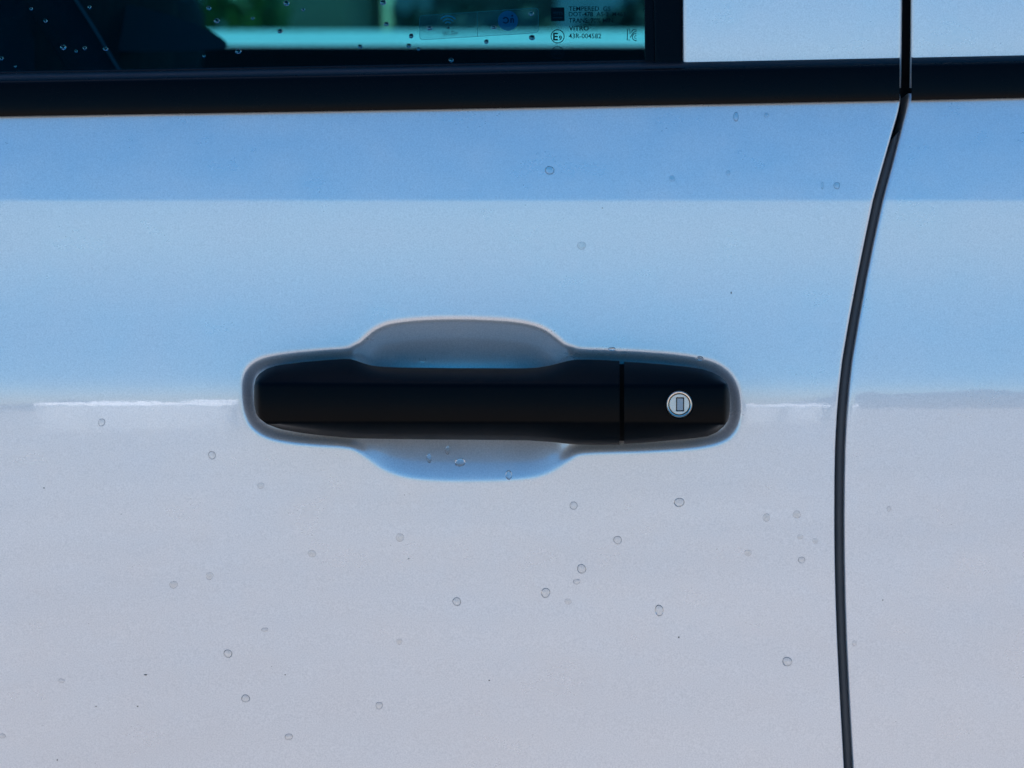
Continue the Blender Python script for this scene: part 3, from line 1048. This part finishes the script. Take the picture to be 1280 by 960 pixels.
# ============================================================ water drops and specks
def drop_mesh(rx, ry, h, seed, sag=0.25):
    rng = random.Random(seed)
    V, F = [], []
    nr, na = 9, 24
    p1, p2 = rng.uniform(0, 6.28), rng.uniform(0, 6.28)
    a1, a2 = rng.uniform(.02, .07), rng.uniform(.01, .05)
    V.append((0, -h, 0))
    for i in range(1, nr + 1):
        t = i / nr
        f = math.cos(t * math.pi / 2 * .97)
        rr_ = math.sin(t * math.pi / 2)
        for k in range(na):
            a = 2 * math.pi * k / na
            w = 1 + a1 * math.cos(2 * a + p1) + a2 * math.cos(3 * a + p2)
            # heavier at the lower side
            hh = h * f * (1 + sag * -math.sin(a) * rr_)
            V.append((rx * rr_ * w * math.cos(a), -hh, ry * rr_ * w * math.sin(a) - sag * .3 * ry * (1 - rr_)))
    last = 1 + (nr - 1) * na
    V.append((0, .0002, 0)); c = len(V) - 1
    for k in range(na):
        F.append((0, 1 + k, 1 + (k + 1) % na))
        F.append((c, last + (k + 1) % na, last + k))
    for i in range(nr - 1):
        for k in range(na):
            a = 1 + i * na + k; b = 1 + i * na + (k + 1) % na
            F.append((a, a + na, b + na, b))
    return V, F

def drop(px, py, rx, ry, label, group, surf='door', hk=.45, seed=0):
    if surf == 'door':
        f = lambda x, y: float(skin_Y(x, y))
        fb = lambda x, y: float(base_Y(x, y))
    else:
        f = fb = lambda x, y: upper_Y(x, y, GL_IN)
    Y = f(px, py)
    c = np.array(W(px, py, fb(px, py))); c[1] = Y
    # surface frame
    dzs = (f(px, py - 2) - f(px, py + 2)) / (4 * S)
    dxs = (f(px + 2, py) - f(px - 2, py)) / (4 * S)
    zt = np.array([0, dzs, 1.0]); zt /= np.linalg.norm(zt)
    xt = np.array([1.0, dxs, 0]); xt -= zt * xt.dot(zt); xt /= np.linalg.norm(xt)
    yt = np.cross(zt, xt)
    R_ = np.stack([xt, yt, zt], 1)
    V, F = drop_mesh(rx * S, ry * S, hk * (rx + ry) / 2 * S, seed)
    Vl = (np.array(V) @ R_.T) @ ROT.T
    me = bpy.data.meshes.new('water_drop')
    me.from_pydata([tuple(v) for v in Vl], [], F)
    bm = bmesh.new(); bm.from_mesh(me); bmesh.ops.recalc_face_normals(bm, faces=bm.faces); bm.to_mesh(me); bm.free()
    me.polygons.foreach_set('use_smooth', [True] * len(me.polygons))
    me.materials.append(M_WATERF if surf == 'door' and hk < .5 else M_WATER)
    o = bpy.data.objects.new('water_drop', me)
    COL.objects.link(o)
    o.location = Vector(L2W(c))
    tag(o, label, 'water drop', group)
    return o

G_DOOR = 'water drops on the white doors'
G_POCK = 'water drops in the handle recess'
G_GLASS = 'water drops on the side window'
special = [
 (849, 628, 6.5, 5.8, 'largest round water drop below the key lock'),
 (824, 763, 5.2, 7.6, 'tall oval water drop low on the door under the lock'),
 (717, 632, 4.8, 5.2, 'water drop just below the right end of the handle recess'),
 (772, 675, 5.2, 5.2, 'water drop below the seam between grip and lock cover'),
 (727, 711, 5.6, 6.0, 'upper drop of the close trio below the handle'),
 (721, 727, 4.6, 3.2, 'small flat drop just under the upper drop of the trio'),
 (682, 741, 5.6, 6.4, 'lowest and largest drop of the trio below the handle'),
 (710, 752, 4.4, 3.6, 'faint flat drop right of the lowest drop of the trio'),
 (984, 827, 6.2, 6.0, 'lone water drop low on the front door near the gap'),
 (996, 643, 5.0, 4.6, 'water drop nearest the door gap, end of a faint trail'),
 (958, 647, 4.6, 4.8, 'water drop left of the one with the faint trail'),
 (1002, 700, 4.8, 3.8, 'lowest drop of the small cluster beside the door gap'),
 (1000, 671, 3.8, 2.8, 'left faint drop of the pair beside the door gap'),
 (1019, 676, 3.6, 3.4, 'right faint drop of the pair beside the door gap'),
 (935, 691, 4.4, 4.0, 'faint drop below the key lock side, left of the cluster'),
 (500, 672, 4.8, 5.4, 'faint drop below the left half of the handle recess'),
 (571, 752, 5.4, 5.4, 'drop below the middle of the grip, low on the door'),
 (499, 802, 4.0, 3.6, 'small faint drop low on the door left of centre'),
 (390, 692, 5.0, 4.4, 'faint drop below the left end of the grip'),
 (262, 720, 4.8, 4.6, 'faint drop up and right of a clearer one at lower left'),
 (217, 731, 5.0, 4.8, 'clear drop at lower left beside a fainter one'),
 (285, 817, 5.2, 5.4, 'clear drop, upper one of two stacked at lower left'),
 (307, 873, 5.4, 5.0, 'clear drop, lower one of two stacked at lower left'),
 (361, 921, 4.8, 4.4, 'drop near the bottom edge, left of centre'),
 (474, 882, 4.6, 4.6, 'drop near the bottom edge under the recess'),
 (265, 569, 4.8, 5.0, 'drop just left of and below the rounded handle end'),
 (326, 607, 4.2, 4.0, 'faint drop under the rounded left end of the handle'),
 (127, 528, 4.6, 4.6, 'drop just under the bright streak at far left'),
 (687, 213, 5.6, 5.4, 'pale drop in the blue band under the belt moulding'),
 (920, 146, 3.4, 5.6, 'upright drop just under the black belt moulding'),
 (958, 144, 3.0, 2.8, 'tiny drop right of the upright one under the moulding'),
 (910, 216, 2.6, 3.4, 'small bright drop in the right of the blue band'),
 (840, 223, 3.6, 4.0, 'faint drop on the lower edge of the blue band'),
 (1028, 232, 1.6, 4.4, 'thin upright drop left of a round one by the gap'),
 (1046, 232, 4.2, 4.2, 'round pale drop in the blue band by the gap'),
 (727, 307, 5.6, 4.6, 'dried drop mark above the right side of the handle'),
 (77, 851, 4.0, 2.6, 'small flat drop at far lower left'),
 (3, 920, 4.2, 3.0, 'drop cut by the left edge near the bottom'),
 (331, 787, 4.6, 2.2, 'flat smeared drop above two stacked drops'),
 (1068, 804, 2.6, 3.4, 'tiny drop on the rear door beside the gap'),
 (1111, 636, 2.6, 3.4, 'small upright drop on the rear door above the middle'),
]
for i, (x, y, rx, ry, lb) in enumerate(special):
    faint = 'faint' in lb or 'dried' in lb
    drop(x, y, rx, ry, lb, G_DOOR, 'door', .14 if faint else .34, i)
for i, (x, y, rx, ry, lb) in enumerate([
 (536, 573, 3.2, 6.2, 'tall narrow drop at left in the lower recess'),
 (559, 563, 3.0, 5.4, 'upper narrow drop close under the grip'),
 (575, 578.5, 6.2, 6.0, 'roundest and largest drop in the lower recess'),
 (636, 594, 4.2, 5.8, 'drop hanging on the lower lip of the recess'),
 (527, 449, 4.0, 4.6, 'small drop in the upper recess just above the grip'),
 (875, 448, 4.6, 2.8, 'drop on the recess rim above the key lock'),
 (765, 436, 4.6, 2.2, 'flat drop on the recess rim above the seam')]):
    drop(x, y, rx, ry, lb, G_POCK, 'door', .55, 60 + i)
gl = [(39,11,2.2,'leftmost high'),(57,26,2.6,''),(79,59,3.6,''),(95,64,2,''),(106,60,2.6,''),(132,61,3,''),(2,73,2.6,''),
      (19,83,1.8,''),(112,9,2.4,''),(261,10,3.0,''),(271,26,3.4,''),(298,64,3.6,''),(255,70,2,''),(316,23,2.2,''),(358,4,3.6,''),
      (379,12,2.4,''),(350,39,3.2,''),(450,58,2.8,''),(479,3,3.8,''),(483,30,3.2,''),(514,45,3.2,''),(511,57,3.0,''),(523,61,2.4,''),
      (537,35,3.4,''),(564,75,3.0,''),(617,34,3.2,''),(608,52,3.0,''),(665,47,3.8,''),(664,17,3.2,'')]
glab = ['tiny drop highest at the far left of the window', 'small drop under the highest one at far left',
 'brightest drop low in the dark left part of the window', 'tiny drop between two brighter ones at lower left',
 'small drop right of the brightest one at lower left', 'drop on the pale slanting line low in the window',
 'drop cut by the left edge of the window', 'tiny drop lowest at the far left of the window',
 'dark drop right of the top of the slanting line', 'upper drop of two above the start of the bright band',
 'lower drop of two above the start of the bright band', 'bright drop in the dark strip under the band start',
 'tiny drop left of the bright one under the band start', 'tiny drop on the seat edge left of the green bush',
 'large drop at the window top left of the green bush', 'small dark drop on the green bush',
 'dark drop on the bright band below the green bush', 'drop under the bright band left of the sticker',
 'largest drop at the window top right of the tan house', 'drop on the upper edge of the bright band, mid window',
 'dark drop in the bright band just left of the sticker', 'drop on the band bottom just left of the sticker',
 'tiny drop under the lower left corner of the sticker', 'drop on the sticker left of the wireless symbol',
 'lowest drop, beneath the sticker', 'dark drop on the sticker left of the blue disc',
 'drop under the middle of the sticker', 'drop just below the lower right corner of the sticker',
 'drop in the upper right corner of the sticker']
for i, ((x, y, r_, _), lb) in enumerate(zip(gl, glab)):
    drop(x, y, r_, r_ * .95, lb + ' glass' if 'window' not in lb and len(lb.split()) < 5 else lb, G_GLASS, 'glass', .62, 100 + i)

def speck(x, y, rx, ry, label):
    Y = float(skin_Y(x, y))
    V, F = [], []
    n = 9
    rng = random.Random(int(x * 7 + y))
    for dY, k in ((.0001, 1.0), (-.00015, .9), (-.0003, .4)):
        for j in range(n):
            a = 2 * math.pi * j / n
            q = k * (.8 + .3 * rng.random())
            V.append(W(x + .8 * rx * q * math.cos(a), y + .8 * ry * q * math.sin(a), Y + dY))
    for i in range(2):
        for j in range(n):
            F.append((i * n + j, i * n + (j + 1) % n, (i + 1) * n + (j + 1) % n, (i + 1) * n + j))
    F.append(tuple(range(2 * n, 3 * n)))
    tag(mesh('dirt_speck', V, F, M_DIRT, None, True), label, 'dirt speck', 'dirt specks on the doors')
for x, y, rx, ry, lb in [
 (848.5, 796.5, 1.3, 1.5, 'dark speck under the tall oval drop'), (55, 610, 1.2, 1.2, 'dark speck at far left below the streak'),
 (182, 843.5, 3.0, 1.1, 'short dark dash at lower left'), (172, 883, 1.4, 1.1, 'brown speck below the short dash'),
 (71.5, 950, 1.3, 1.2, 'black speck at the bottom left corner'), (356.5, 843.5, 1.1, 1.1, 'tiny speck low left of centre'),
 (120, 883, 1.3, .9, 'pale brown speck left of the brown one'), (611.5, 850.5, 1.2, 1.2, 'speck low at the centre of the door'),
 (914, 366, 1.0, 2.2, 'fine upright speck above the key lock'), (1103.5, 750, 1.0, 1.0, 'tiny speck on the rear door'),
 (753, 260, 1.4, .8, 'faint dark speck just under the blue band'), (511, 698.5, 1.0, 1.0, 'tiny speck below the left recess lip')]:
    speck(x, y, rx, ry, lb)
